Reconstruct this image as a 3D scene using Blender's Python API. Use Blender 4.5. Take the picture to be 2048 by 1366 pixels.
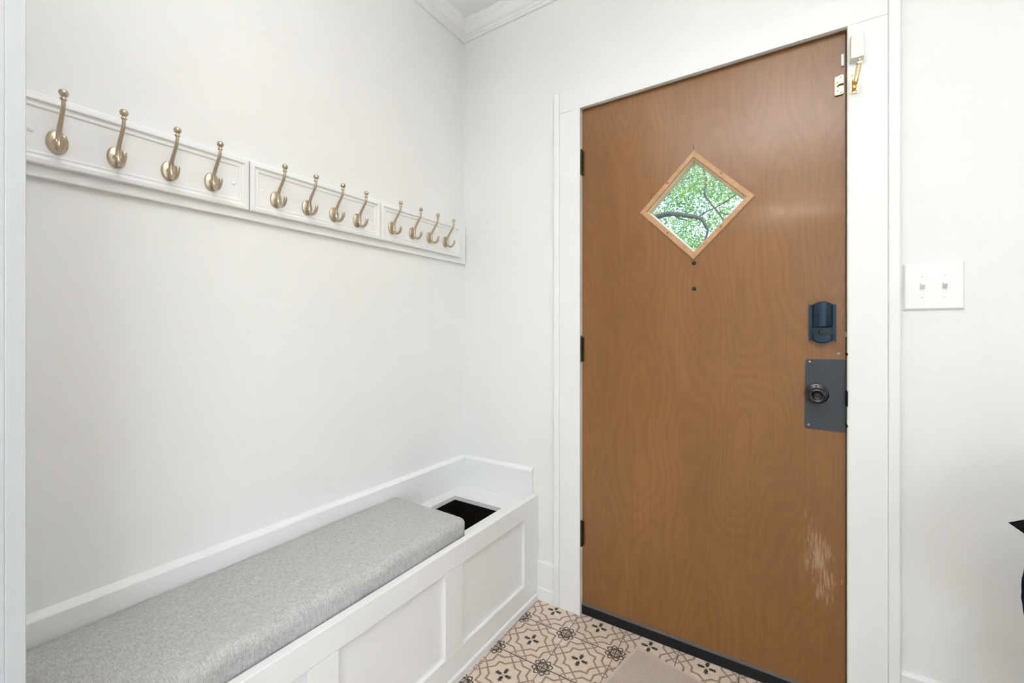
import bpy, bmesh, math, random
import numpy as np
from mathutils import Vector, Matrix, noise

for o in list(bpy.data.objects):
    bpy.data.objects.remove(o, do_unlink=True)
scene = bpy.context.scene
COL = scene.collection
PI = math.pi
random.seed(7)

# ------------------------------------------------------------------ camera
cam = bpy.data.cameras.new('camera')
cam.sensor_fit = 'HORIZONTAL'
cam.sensor_width = 36.0
cam.lens = 36.0 * 865.0 / 2048.0
cam.shift_y = -(683.0 - 664.0) / 2048.0
cam.clip_start = 0.02
camo = bpy.data.objects.new('camera', cam)
camo.location = (1.3782, -1.6740, 1.178)
camo.rotation_euler = (PI / 2, 0, math.radians(33.1))
COL.objects.link(camo)
scene.camera = camo

# ------------------------------------------------------------------ world, sun, daylight
world = bpy.data.worlds.new('sky')
scene.world = world
world.use_nodes = True
wn = world.node_tree
wn.nodes.clear()
wo = wn.nodes.new('ShaderNodeOutputWorld')
wb = wn.nodes.new('ShaderNodeBackground')
ws = wn.nodes.new('ShaderNodeTexSky')
ws.sky_type = 'NISHITA'
ws.sun_disc = False
ws.sun_elevation = math.radians(48)
ws.sun_rotation = math.radians(100)
ws.dust_density = 2.5
wn.links.new(ws.outputs[0], wb.inputs[0])
wb.inputs[1].default_value = 1.05
wn.links.new(wb.outputs[0], wo.inputs[0])

sun = bpy.data.lights.new('sun', 'SUN')
sun.energy = 4.6
sun.angle = math.radians(0.6)
sun.color = (1.0, 0.95, 0.86)
suno = bpy.data.objects.new('sun', sun)
suno.rotation_euler = Vector((-0.85, -0.10, -1.0)).to_track_quat('-Z', 'Y').to_euler()
suno.location = (6, 4, 9)
COL.objects.link(suno)


def window_light(name, loc, direction, sx, sy, power, color):
    l = bpy.data.lights.new(name, 'AREA')
    l.shape = 'RECTANGLE'
    l.size, l.size_y = sx, sy
    l.energy = power
    l.color = color
    o = bpy.data.objects.new(name, l)
    o.location = loc
    o.rotation_euler = Vector(direction).to_track_quat('-Z', 'Z').to_euler()
    COL.objects.link(o)


# daylight coming in through the three windows of the living room behind the camera
DAY = (0.86, 0.93, 1.0)
window_light('daylight_west', (-1.74, -3.3, 1.55), (1, 0, 0), 1.7, 1.4, 10, DAY)
window_light('daylight_east', (3.54, -3.3, 1.55), (-1, 0, 0), 1.7, 1.4, 18, DAY)
window_light('daylight_south', (2.75, -5.34, 1.55), (0, 1, 0), 1.1, 1.4, 18, DAY)

scene.view_settings.view_transform = 'Standard'
scene.view_settings.look = 'None'
scene.view_settings.exposure = 0.13
scene.view_settings.gamma = 1.0
scene.view_settings.use_curve_mapping = False


# ------------------------------------------------------------------ material helpers
class NT:
    def __init__(self, name):
        self.m = bpy.data.materials.new(name)
        self.m.use_nodes = True
        self.t = self.m.node_tree
        self.t.nodes.clear()
        self.out = self.t.nodes.new('ShaderNodeOutputMaterial')

    def n(self, kind, props=None, **inp):
        nd = self.t.nodes.new('ShaderNode' + kind)
        for k, v in (props or {}).items():
            setattr(nd, k, v)
        for k, v in inp.items():
            key = int(k[1:]) if k[0] == 'i' and k[1:].isdigit() else k.replace('_', ' ')
            s = nd.inputs[key]
            if isinstance(v, bpy.types.NodeSocket):
                self.t.links.new(v, s)
            else:
                s.default_value = v
        return nd

    def math(self, op, a, b=0.0, clamp=False):
        return self.n('Math', {'operation': op, 'use_clamp': clamp}, i0=a, i1=b).outputs[0]

    def ramp(self, fac, stops):
        r = self.n('ValToRGB', None, Fac=fac)
        e = r.color_ramp.elements
        while len(e) < len(stops):
            e.new(0.5)
        for el, (p, c) in zip(e, stops):
            el.position = p
            el.color = (c, c, c, 1) if not isinstance(c, tuple) else (*c, 1)
        return r.outputs[0]

    def mix(self, fac, a, b, blend='MIX'):
        nd = self.t.nodes.new('ShaderNodeMix')
        nd.data_type = 'RGBA'
        nd.blend_type = blend
        for s, v in ((nd.inputs[0], fac), (nd.inputs[6], a), (nd.inputs[7], b)):
            if isinstance(v, bpy.types.NodeSocket):
                self.t.links.new(v, s)
            else:
                s.default_value = (*v, 1) if isinstance(v, tuple) and len(v) == 3 else v
        return nd.outputs[2]

    def coord(self, scale=(1, 1, 1), rot=(0, 0, 0), loc=(0, 0, 0)):
        tc = self.n('TexCoord')
        return self.n('Mapping', None, Vector=tc.outputs['Object'], Scale=scale, Rotation=rot, Location=loc).outputs[0]

    def noise(self, vec, scale, detail=3.0, rough=0.55, dist=0.0):
        return self.n('TexNoise', None, Vector=vec, Scale=scale, Detail=detail, Roughness=rough, Distortion=dist).outputs[0]

    def bsdf(self, **inp):
        b = self.n('BsdfPrincipled', None, **inp)
        self.t.links.new(b.outputs[0], self.out.inputs[0])
        return b

    def bump(self, h, strength, dist):
        return self.n('Bump', None, Height=h, Strength=strength, Distance=dist).outputs[0]


def paint(name, col, rough, bump=0.15, scale=160.0, spec=0.5):
    t = NT(name)
    v = t.coord()
    h = t.noise(v, scale, 2.0)
    var = t.noise(v, 3.0, 2.0)
    c = t.mix(var, tuple(x * 0.975 for x in col), tuple(min(1, x * 1.02) for x in col))
    t.bsdf(Base_Color=c, Roughness=rough, Specular_IOR_Level=spec, Normal=t.bump(h, bump, 0.001))
    return t.m


def metal(name, col, rough, metallic=1.0, streak=None):
    t = NT(name)
    v = t.coord(streak or (1, 1, 1))
    h = t.noise(v, 90.0, 1.0)
    r = t.ramp(h, [(0.3, max(0.02, rough - 0.03)), (0.7, rough + 0.03)])
    c = t.mix(t.noise(t.coord(), 60.0, 3.0), tuple(x * 0.95 for x in col), col)
    t.bsdf(Base_Color=c, Metallic=metallic, Roughness=r)
    return t.m


M = {}
M['wall'] = paint('wall_paint', (0.87, 0.868, 0.855), 0.62, 0.22, 220.0, 0.3)
M['ceiling'] = paint('ceiling_paint', (0.87, 0.87, 0.86), 0.8, 0.15, 200.0, 0.2)
M['trim'] = paint('trim_paint', (0.87, 0.87, 0.862), 0.34, 0.06, 60.0)
M['jamb'] = paint('jamb_paint', (0.80, 0.765, 0.70), 0.4, 0.1, 60.0)
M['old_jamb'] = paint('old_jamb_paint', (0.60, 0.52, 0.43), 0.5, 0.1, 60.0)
M['sidejamb'] = paint('shaded_opening_paint', (0.45, 0.46, 0.48), 0.3, 0.25, 70.0)  # white paint greyed down, its dimmer light put into the colour
M['bead'] = paint('pale_bead', (0.72, 0.56, 0.39), 0.35, 0.05, 60.0)
M['plate'] = paint('switch_plastic', (0.84, 0.84, 0.835), 0.25, 0.0, 60.0)
M['sensor'] = paint('sensor_plastic', (0.80, 0.80, 0.77), 0.4, 0.02, 60.0)
M['grout'] = paint('grout', (0.055, 0.045, 0.038), 0.9, 0.5, 400.0, 0.1)
M['hook'] = metal('champagne_bronze', (0.53, 0.445, 0.34), 0.36)
M['brass'] = metal('polished_brass', (0.74, 0.57, 0.29), 0.2)
M['brass_dark'] = metal('brass_screw', (0.22, 0.15, 0.06), 0.35)
M['bronze'] = metal('dark_bronze', (0.045, 0.033, 0.022), 0.4, 0.7)
M['lock'] = metal('blue_reflection_lock', (0.026, 0.046, 0.070), 0.36, 0.8)  # dark metal; blue in the base colour stands in for reflected window daylight
M['lever'] = metal('lever_bronze', (0.030, 0.029, 0.027), 0.32, 0.6)
M['blackplate'] = metal('black_steel_plate', (0.055, 0.063, 0.072), 0.42, 0.6)
M['knob'] = metal('oil_rubbed_bronze', (0.075, 0.070, 0.074), 0.22, 0.9)
M['steel'] = metal('steel_screw', (0.26, 0.25, 0.24), 0.3)
M['rubber'] = paint('black_rubber', (0.006, 0.006, 0.0075), 0.45, 0.1, 90.0, 0.35)
M['sweep_lip'] = paint('grey_vinyl', (0.11, 0.105, 0.105), 0.45, 0.0, 90.0)
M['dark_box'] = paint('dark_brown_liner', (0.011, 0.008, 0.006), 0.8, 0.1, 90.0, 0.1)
M['darkhole'] = paint('black_iron', (0.004, 0.004, 0.004), 0.6, 0.3, 200.0, 0.2)
M['black_wood'] = paint('black_stained_wood', (0.012, 0.011, 0.011), 0.4, 0.1, 60.0)
M['oakfloor'] = paint('oak_floor', (0.56, 0.49, 0.41), 0.4, 0.1, 40.0)
M['bark'] = paint('bark', (0.075, 0.07, 0.068), 0.9, 0.8, 40.0, 0.1)
M['grass'] = paint('lawn', (0.10, 0.20, 0.04), 0.95, 0.8, 120.0, 0.1)
M['siding'] = paint('siding', (0.6, 0.6, 0.58), 0.7, 0.1, 40.0)


def mat_tile():
    t = NT('cement_tile')
    v = t.coord()
    a = t.noise(v, 26.0, 5.0, 0.65)
    b = t.noise(v, 180.0, 3.0)
    c = t.mix(t.ramp(a, [(0.3, 0.0), (0.7, 1.0)]), (0.60, 0.485, 0.395), (0.72, 0.605, 0.51))
    t.bsdf(Base_Color=c, Roughness=0.42, Specular_IOR_Level=0.4, Normal=t.bump(b, 0.08, 0.0006))
    return t.m


def mat_ink(name, c0, c1):
    t = NT(name)
    a = t.noise(t.coord(), 140.0, 4.0, 0.7)
    c = t.mix(t.ramp(a, [(0.35, 0.0), (0.75, 1.0)]), c0, c1)
    t.bsdf(Base_Color=c, Roughness=0.5, Specular_IOR_Level=0.35)
    return t.m


M['tile'] = mat_tile()
M['taupe'] = mat_ink('taupe_print', (0.255, 0.192, 0.140), (0.325, 0.250, 0.188))
M['ink'] = mat_ink('dark_print', (0.038, 0.029, 0.020), (0.068, 0.052, 0.037))


def mat_wood():
    t = NT('varnished_birch_veneer')
    v = t.coord()
    big = t.noise(t.coord((2.2, 1, 0.55)), 1.6, 3.0, 0.5)
    # cathedral figure: bent rings stretched along the height
    fig = t.n('TexNoise', None, Vector=t.coord((4.2, 1, 1.15)), Scale=1.25, Detail=1.0, Roughness=0.4).outputs[0]
    rings = t.math('FRACT', t.math('MULTIPLY', fig, 20.0))
    rings = t.math('ABSOLUTE', t.math('SUBTRACT', rings, 0.5))
    fine = t.noise(t.coord((260, 1, 3.2)), 1.0, 4.0, 0.65)
    pores = t.ramp(t.noise(t.coord((620, 1, 16)), 1.0, 2.0, 0.5), [(0.60, 0.0), (0.74, 1.0)])
    c = t.mix(t.ramp(big, [(0.3, 0.0), (0.7, 1.0)]), (0.222, 0.098, 0.032), (0.292, 0.136, 0.046))
    c = t.mix(t.math('MULTIPLY', t.ramp(rings, [(0.0, 1.0), (0.5, 0.0)]), 0.22), c, (0.150, 0.064, 0.022))
    c = t.mix(t.math('MULTIPLY', t.ramp(fine, [(0.42, 0.0), (0.62, 1.0)]), 0.30), c, (0.165, 0.072, 0.025))
    c = t.mix(t.math('MULTIPLY', pores, 0.28), c, (0.105, 0.045, 0.017))
    # scuffed, bare patch low on the latch side (dog scratches)
    sx = t.n('SeparateXYZ', None, Vector=v)
    px, pz = sx.outputs[0], sx.outputs[2]
    # ellipse leaning with the scratches
    du = t.math('DIVIDE', t.math('SUBTRACT', t.math('ADD', px, t.math('MULTIPLY', pz, 0.16)), 1.520), 0.062)
    dv = t.math('DIVIDE', t.math('SUBTRACT', pz, 0.455), 0.215)
    rad = t.math('SQRT', t.math('ADD', t.math('MULTIPLY', du, du), t.math('MULTIPLY', dv, dv)))
    m = t.math('SUBTRACT', 1.0, rad, True)
    s1 = t.noise(t.coord((210, 1, 17), (0, 0.22, 0)), 1.0, 5.0, 0.75)
    s2 = t.noise(t.coord((30, 1, 9), (0, 0.22, 0)), 1.0, 3.0, 0.6)
    scr = t.math('MULTIPLY', s1, t.math('ADD', 0.45, t.math('MULTIPLY', s2, 1.1)))
    thr = t.math('ADD', scr, t.math('MULTIPLY', m, 0.34))
    scr = t.math('MULTIPLY', t.ramp(thr, [(0.675, 0.0), (0.84, 1.0)]), t.ramp(m, [(0.0, 0.0), (0.15, 1.0)]))
    c = t.mix(t.math('MULTIPLY', scr, 0.52), c, (0.52, 0.39, 0.28))
    # stray nicks
    nk = t.ramp(t.noise(t.coord((45, 1, 30), (0, 0.5, 0)), 1.0, 1.0, 0.3), [(0.80, 0.0), (0.83, 1.0)])
    lowm = t.ramp(pz, [(0.35, 1.0), (0.75, 0.0)])
    c = t.mix(t.math('MULTIPLY', t.math('MULTIPLY', nk, lowm), 0.6), c, (0.62, 0.48, 0.36))
    r = t.math('ADD', 0.30, t.math('MULTIPLY', scr, 0.35))
    h = t.math('ADD', t.math('MULTIPLY', t.noise(t.coord((330, 1, 4)), 1.0, 2.0), 1.0), t.math('MULTIPLY', t.noise(t.coord((1, 1, 1)), 9.0, 1.0), 2.0))
    t.bsdf(Base_Color=c, Roughness=r, Specular_IOR_Level=0.36, Coat_Weight=0.24, Coat_Roughness=0.11,
           Normal=t.bump(h, 0.22, 0.0009), Coat_Normal=t.bump(h, 0.30, 0.0009))
    return t.m


M['wood'] = mat_wood()


def mat_strip():
    t = NT('light_birch_strip')
    fine = t.noise(t.coord((60, 60, 60)), 1.0, 3.0)
    c = t.mix(t.ramp(fine, [(0.35, 0.0), (0.7, 1.0)]), (0.42, 0.225, 0.105), (0.52, 0.295, 0.150))
    t.bsdf(Base_Color=c, Roughness=0.34, Coat_Weight=0.2, Coat_Roughness=0.2)
    return t.m


M['strip'] = mat_strip()


def mat_heather():
    t = NT('heather_grey_fabric')
    a = t.noise(t.coord((60, 1100, 60)), 1.0, 3.0, 0.7)
    b = t.noise(t.coord((700, 90, 700)), 1.0, 2.0, 0.6)
    d = t.noise(t.coord((9, 14, 9)), 1.0, 2.0, 0.5)
    k = t.math('ADD', t.math('MULTIPLY', a, 0.65), t.math('MULTIPLY', b, 0.35))
    c = t.ramp(k, [(0.36, (0.31, 0.305, 0.295)), (0.50, (0.47, 0.465, 0.455)), (0.64, (0.66, 0.655, 0.645))])
    c = t.mix(t.math('MULTIPLY', d, 0.12), c, (0.24, 0.23, 0.22))
    h = t.math('ADD', a, b)
    t.bsdf(Base_Color=c, Roughness=0.95, Specular_IOR_Level=0.15, 
           Normal=t.bump(h, 0.35, 0.0009))
    return t.m


M['heather'] = mat_heather()


def mat_cloth(name, c0, c1, scale, bump):
    t = NT(name)
    a = t.noise(t.coord(), scale, 3.0, 0.7)
    c = t.mix(t.ramp(a, [(0.35, 0.0), (0.65, 1.0)]), c0, c1)
    t.bsdf(Base_Color=c, Roughness=0.95, Specular_IOR_Level=0.12, Normal=t.bump(a, bump, 0.002))
    return t.m


M['mat'] = mat_cloth('beige_mat_pile', (0.40, 0.335, 0.285), (0.57, 0.49, 0.43), 420.0, 0.9)
M['mat_edge'] = mat_cloth('beige_mat_binding', (0.50, 0.43, 0.38), (0.57, 0.50, 0.445), 300.0, 0.3)
M['navy'] = mat_cloth('navy_knit', (0.002, 0.006, 0.030), (0.004, 0.010, 0.045), 500.0, 0.6)
M['blackcloth'] = mat_cloth('black_canvas', (0.006, 0.006, 0.011), (0.010, 0.010, 0.017), 600.0, 0.4)


def mat_glass():
    t = NT('window_glass')
    lp = t.n('BsdfGlass', None, Color=(0.97, 0.99, 0.985, 1), Roughness=0.0, IOR=1.01)
    gl = t.n('BsdfGlossy', None, Color=(1, 1, 1, 1), Roughness=0.02)
    tr = t.n('BsdfTransparent', None, Color=(0.96, 0.985, 0.98, 1))
    fr = t.n('Fresnel', None, IOR=1.45)
    mx = t.n('MixShader', None, i0=fr.outputs[0], i1=tr.outputs[0], i2=gl.outputs[0])
    t.t.links.new(mx.outputs[0], t.out.inputs[0])
    t.t.nodes.remove(lp)
    return t.m


M['glass'] = mat_glass()


def mat_leaf():
    t = NT('leaf')
    a = t.noise(t.coord(), 3.0, 3.0, 0.6)
    b = t.noise(t.coord(), 17.0, 1.0, 0.5)
    k = t.math('ADD', t.math('MULTIPLY', a, 0.5), t.math('MULTIPLY', b, 0.5))
    c = t.ramp(k, [(0.38, (0.075, 0.20, 0.095)), (0.50, (0.23, 0.39, 0.12)), (0.63, (0.60, 0.64, 0.25))])
    d = t.n('BsdfDiffuse', None, Color=c)
    tl = t.n('BsdfTranslucent', None, Color=c)
    mx = t.n('MixShader', None, i0=0.5, i1=d.outputs[0], i2=tl.outputs[0])
    t.t.links.new(mx.outputs[0], t.out.inputs[0])
    return t.m


M['leaf'] = mat_leaf()


def mat_emit(name, col, strength):
    t = NT(name)
    t.bsdf(Base_Color=(0.9, 0.9, 0.88, 1), Roughness=0.5, Emission_Color=(*col, 1), Emission_Strength=strength)
    return t.m


# ------------------------------------------------------------------ mesh helpers
class MB:
    """collects pieces and links them as ONE mesh object"""

    def __init__(self):
        self.v, self.f, self.mi, self.sm = [], [], [], []

    def add(self, vs, fs, mi=0, smooth=False):
        o = len(self.v)
        self.v += [tuple(p) for p in vs]
        for fc in fs:
            self.f.append(tuple(o + i for i in fc))
            self.mi.append(mi)
            self.sm.append(smooth)
        return self

    def box(self, x0, x1, y0, y1, z0, z1, bev=0.0, mi=0):
        if bev <= 0:
            vs = [(x, y, z) for x in (x0, x1) for y in (y0, y1) for z in (z0, z1)]
            fs = [(0, 1, 3, 2), (4, 6, 7, 5), (0, 4, 5, 1), (2, 3, 7, 6), (0, 2, 6, 4), (1, 5, 7, 3)]
            return self.add(vs, fs, mi)
        bm = bmesh.new()
        bmesh.ops.create_cube(bm, size=1.0)
        for v in bm.verts:
            v.co = Vector(((x0 + x1) / 2 + v.co.x * (x1 - x0), (y0 + y1) / 2 + v.co.y * (y1 - y0), (z0 + z1) / 2 + v.co.z * (z1 - z0)))
        bmesh.ops.bevel(bm, geom=list(bm.edges), offset=bev, segments=2, profile=0.5, affect='EDGES')
        bm.verts.index_update()
        self.add([v.co[:] for v in bm.verts], [[v.index for v in f.verts] for f in bm.faces], mi)
        bm.free()
        return self

    def prism(self, pts, axis, a, b, mi=0):
        """polygon pts (2D) extruded along axis from a to b"""
        def P(p, t):
            return {'x': (t, p[0], p[1]), 'y': (p[0], t, p[1]), 'z': (p[0], p[1], t)}[axis]
        n = len(pts)
        vs = [P(p, a) for p in pts] + [P(p, b) for p in pts]
        fs = [tuple(range(n))[::-1], tuple(range(n, 2 * n))] + [(i, (i + 1) % n, n + (i + 1) % n, n + i) for i in range(n)]
        return self.add(vs, fs, mi)

    def lathe(self, prof, origin, axis, seg=24, mi=0, smooth=True):
        """prof: (radius, distance along axis)"""
        ax = Vector(axis).normalized()
        t = Vector((0, 0, 1)) if abs(ax.z) < 0.9 else Vector((1, 0, 0))
        e1 = ax.cross(t).normalized()
        e2 = ax.cross(e1)
        o = Vector(origin)
        vs, fs = [], []
        for r, d in prof:
            for k in range(seg):
                a = 2 * PI * k / seg
                vs.append(o + ax * d + (e1 * math.cos(a) + e2 * math.sin(a)) * max(r, 1e-5))
        for i in range(len(prof) - 1):
            for k in range(seg):
                a, b = i * seg + k, i * seg + (k + 1) % seg
                fs.append((a, b, b + seg, a + seg))
        fs.append(tuple(range(seg))[::-1])
        fs.append(tuple(range((len(prof) - 1) * seg, len(prof) * seg)))
        return self.add(vs, fs, mi, smooth)

    def tube(self, pts, rads, seg=10, mi=0, flat=1.0):
        pts = [Vector(p) for p in pts]
        if not isinstance(rads, (list, tuple)):
            rads = [rads] * len(pts)
        vs, fs = [], []
        ref = None
        for i, p in enumerate(pts):
            d = (pts[min(i + 1, len(pts) - 1)] - pts[max(i - 1, 0)]).normalized()
            if ref is None:
                ref = Vector((0, 1, 0)) if abs(d.y) < 0.8 else Vector((1, 0, 0))
            e1 = (ref - d * ref.dot(d)).normalized()
            ref = e1
            e2 = d.cross(e1)
            for k in range(seg):
                a = 2 * PI * k / seg
                vs.append(p + (e1 * math.cos(a) * flat + e2 * math.sin(a)) * rads[i])
        n = len(pts)
        for i in range(n - 1):
            for k in range(seg):
                a, b = i * seg + k, i * seg + (k + 1) % seg
                fs.append((a, b, b + seg, a + seg))
        fs.append(tuple(range(seg))[::-1])
        fs.append(tuple(range((n - 1) * seg, n * seg)))
        return self.add(vs, fs, mi, True)

    def mesh(self, name, mats):
        me = bpy.data.meshes.new(name)
        me.from_pydata(self.v, [], self.f)
        for m in (mats if isinstance(mats, (list, tuple)) else [mats]):
            me.materials.append(M[m] if isinstance(m, str) else m)
        me.polygons.foreach_set('material_index', self.mi)
        me.polygons.foreach_set('use_smooth', self.sm)
        bm = bmesh.new()
        bm.from_mesh(me)
        bmesh.ops.recalc_face_normals(bm, faces=bm.faces)
        bm.to_mesh(me)
        bm.free()
        if any(self.sm):
            me.set_sharp_from_angle(angle=math.radians(38))
        me.update()
        return me

    def build(self, name, mats, parent=None):
        o = bpy.data.objects.new(name, self.mesh(name, mats))
        COL.objects.link(o)
        if parent is not None:
            o.parent = parent
            o.matrix_parent_inverse = parent_matrix(parent).inverted()
        return o


def parent_matrix(o):
    m = Matrix.LocRotScale(o.location, o.rotation_euler, o.scale)
    if o.parent:
        return parent_matrix(o.parent) @ o.matrix_parent_inverse @ m
    return m


def tag(o, label=None, cat=None, group=None, kind=None):
    if label:
        o['label'] = label
    if cat:
        o['category'] = cat
    if group:
        o['group'] = group
    if kind:
        o['kind'] = kind
    return o


def empty(name, loc=(0, 0, 0)):
    o = bpy.data.objects.new(name, None)
    o.empty_display_size = 0.05
    o.location = loc
    COL.objects.link(o)
    return o


def smooth_path(pts, n=6):
    """Catmull-Rom through points (any dimension)"""
    P = [np.array(p, float) for p in pts]
    P = [2 * P[0] - P[1]] + P + [2 * P[-1] - P[-2]]
    out = []
    for i in range(1, len(P) - 2):
        for k in range(n):
            t = k / n
            out.append(0.5 * (2 * P[i] + (P[i + 1] - P[i - 1]) * t + (2 * P[i - 1] - 5 * P[i] + 4 * P[i + 1] - P[i + 2]) * t * t
                              + (3 * P[i] - P[i - 1] - 3 * P[i + 1] + P[i + 2]) * t ** 3))
    out.append(P[-2])
    return out


# ------------------------------------------------------------------ the setting: shell
CEIL = 2.682
RX, RY, LX = 3.4, -5.2, -1.6          # living room extents behind the entry
JX0, JX1, JZ = 0.634, 1.5142, 2.110   # clear opening of the front door

w = MB()
w.box(-1.75, JX0 - 0.019, 0, 0.14, 0, CEIL)
w.box(JX1 + 0.019, RX + 0.15, 0, 0.14, 0, CEIL)
w.box(JX0 - 0.019, JX1 + 0.019, 0, 0.14, JZ + 0.019, CEIL)
tag(w.build('wall_back', 'wall'), 'white painted entry wall around the front door', 'wall', kind='structure')
tag(MB().box(-0.12, 0, -1.575, 0, 0, CEIL).build('wall_left', 'wall'), 'white painted wall behind the coat hooks and bench', 'wall', kind='structure')
tag(MB().box(LX, 0.600, -1.690, -1.575, 0, CEIL).build('wall_front', 'wall'), 'short white wall ending the bench alcove at the left edge', 'wall', kind='structure')


def wall_with_hole(name, axis, t0, t1, a0, a1, h0, h1, z0, z1, label):
    m = MB()
    def bx(p, q, zz0, zz1):
        if axis == 'x':
            m.box(t0, t1, p, q, zz0, zz1)
        else:
            m.box(p, q, t0, t1, zz0, zz1)
    bx(a0, h0, 0, CEIL)
    bx(h1, a1, 0, CEIL)
    bx(h0, h1, 0, z0)
    bx(h0, h1, z1, CEIL)
    tag(m.build(name, 'wall'), label, 'wall', kind='structure')


WZ0, WZ1 = 0.85, 2.25
wall_with_hole('wall_west', 'x', LX - 0.12, LX, RY - 0.12, -1.575, -4.15, -2.45, WZ0, WZ1, 'white living room wall with a window behind the viewer')
wall_with_hole('wall_right', 'x', RX, RX + 0.12, RY - 0.12, 0, -4.15, -2.45, WZ0, WZ1, 'white wall at the far right of the entry')
wall_with_hole('wall_rear', 'y', RY - 0.12, RY, LX, RX, 2.2, 3.3, WZ0, WZ1, 'white rear wall of the living room')
tag(MB().box(-1.75, RX + 0.15, RY - 0.15, 0.14, CEIL, CEIL + 0.1).build('ceiling', 'ceiling'), 'flat white ceiling above the crown moulding', 'ceiling', kind='structure')


def window(name, axis, t, h0, h1, label):
    e = empty(name, (t, (h0 + h1) / 2, WZ0) if axis == 'x' else ((h0 + h1) / 2, t, WZ0))
    tag(e, label, 'window', kind='structure')
    def bx(p, q, zz0, zz1, d0, d1, nm, mt):
        m = MB()
        if axis == 'x':
            m.box(t + d0, t + d1, p, q, zz0, zz1, 0.002 if mt == 'trim' else 0)
        else:
            m.box(p, q, t + d0, t + d1, zz0, zz1, 0.002 if mt == 'trim' else 0)
        m.build(nm, mt, e)
    bx(h0, h1, WZ0, WZ0 + 0.05, -0.02, 0.02, 'window_rail', 'trim')
    bx(h0, h1, WZ1 - 0.05, WZ1, -0.02, 0.02, 'window_rail', 'trim')
    bx(h0, h0 + 0.05, WZ0 + 0.05, WZ1 - 0.05, -0.02, 0.02, 'window_stile', 'trim')
    bx(h1 - 0.05, h1, WZ0 + 0.05, WZ1 - 0.05, -0.02, 0.02, 'window_stile', 'trim')
    zm = (WZ0 + WZ1) / 2
    bx(h0 + 0.05, h1 - 0.05, zm - 0.02, zm + 0.02, -0.02, 0.02, 'meeting_rail', 'trim')
    bx(h0 + 0.05, h1 - 0.05, WZ0 + 0.05, zm - 0.02, -0.003, 0.003, 'pane', 'glass')
    bx(h0 + 0.05, h1 - 0.05, zm + 0.02, WZ1 - 0.05, -0.003, 0.003, 'pane', 'glass')


window('window_1', 'x', LX - 0.06, -4.15, -2.45, 'white sash window in the west wall of the living room')
window('window_2', 'x', RX + 0.06, -4.15, -2.45, 'white sash window in the right hand wall')
window('window_3', 'y', RY - 0.06, 2.2, 3.3, 'white sash window in the rear wall')

# floor: grout bed with cement tiles set into it, wood floor beyond
fl = tag(MB().box(-0.12, RX + 0.12, -1.64, 0.14, -0.06, -0.0022).build('floor', 'grout'), 'patterned cement tile floor of the entry with dark grout', 'floor', kind='structure')
tag(MB().box(-1.75, RX + 0.15, RY - 0.15, -1.64, -0.06, 0).build('floor.001', 'oakfloor'), 'pale wood floor of the room behind the viewer', 'floor', kind='structure')

# crown moulding (mitred at the corner)
CP = [(0, 2.611), (0.010, 2.611), (0.0125, 2.617), (0.0115, 2.622), (0.016, 2.626), (0.018, 2.632), (0.017, 2.636), (0.024, 2.640),
      (0.031, 2.647), (0.038, 2.655), (0.044, 2.662), (0.048, 2.664), (0.050, 2.669), (0.0545, 2.671), (0.057, 2.676), (0.061, 2.678), (0.061, CEIL), (0, CEIL)]


def crown(name, axis, start, end, label):
    n = len(CP)
    vs, fs = [], []
    for t, mit in (start, end):
        for e, z in CP:
            vs.append((e, t + mit * e, z) if axis == 'y' else (t + mit * e, -e, z))
    fs += [tuple(range(n)), tuple(range(n, 2 * n))[::-1]]
    fs += [(i, (i + 1) % n, n + (i + 1) % n, n + i) for i in range(n)]
    tag(MB().add(vs, fs).build(name, 'trim'), label, 'crown moulding', kind='structure')


crown('trim_1', 'y', (0, -1), (-1.575, 0), 'white crown moulding above the coat hook wall')
crown('trim_2', 'x', (0, 1), (RX, 0), 'white crown moulding above the front door wall')

# front door casing + jamb
cas = tag(empty('trim_3', ((JX0 + JX1) / 2, -0.01, 0)), 'white painted casing and jamb framing the wooden front door', 'door casing', kind='structure')
CY = -0.018
MB().box(0.540, JX0 - 0.001, CY, 0, 0, 2.1065, 0.0015).build('casing_leg', 'trim', cas)
MB().box(JX1 + 0.0032, 1.6085, CY, 0, 0, 2.1065, 0.0015).build('casing_leg', 'trim', cas)
MB().box(0.540, 1.6085, CY, 0, 2.107, 2.1945, 0.0015).build('casing_head', 'trim', cas)
MB().box(0.513, 0.540, -0.024, 0, 0, 2.1945, 0.004).build('back_band', 'trim', cas)
MB().box(1.6085, 1.636, -0.024, 0, 0, 2.1945, 0.004).build('back_band', 'trim', cas)
MB().box(JX0 - 0.019, JX0, CY + 0.0005, 0.14, 0, JZ).build('side_jamb', 'jamb', cas)
MB().box(JX1, JX1 + 0.019, CY + 0.0005, 0.14, 0, JZ).build('side_jamb', 'jamb', cas)
MB().box(JX0 - 0.019, JX1 + 0.019, CY + 0.0005, 0.14, JZ, JZ + 0.019).build('head_jamb', 'old_jamb', cas)
MB().box(JX0, JX0 + 0.012, 0.054, 0.066, 0, JZ).build('door_stop', 'jamb', cas)
MB().box(JX1 - 0.012, JX1, 0.054, 0.066, 0, JZ).build('door_stop', 'jamb', cas)
MB().box(JX0 + 0.012, JX1 - 0.012, 0.054, 0.066, JZ - 0.012, JZ).build('door_stop', 'jamb', cas)
# chipped strike spots on the latch jamb
for z0, z1, d in ((0.951, 0.998, 0.0022), (1.106, 1.114, 0.0010), (0.888, 0.895, 0.0012)):
    MB().box(JX1 - d, JX1 + 0.0012, CY - 0.0004, 0.03, z0, z1, 0.0004).build('strike_plate', 'darkhole', cas)


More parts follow.
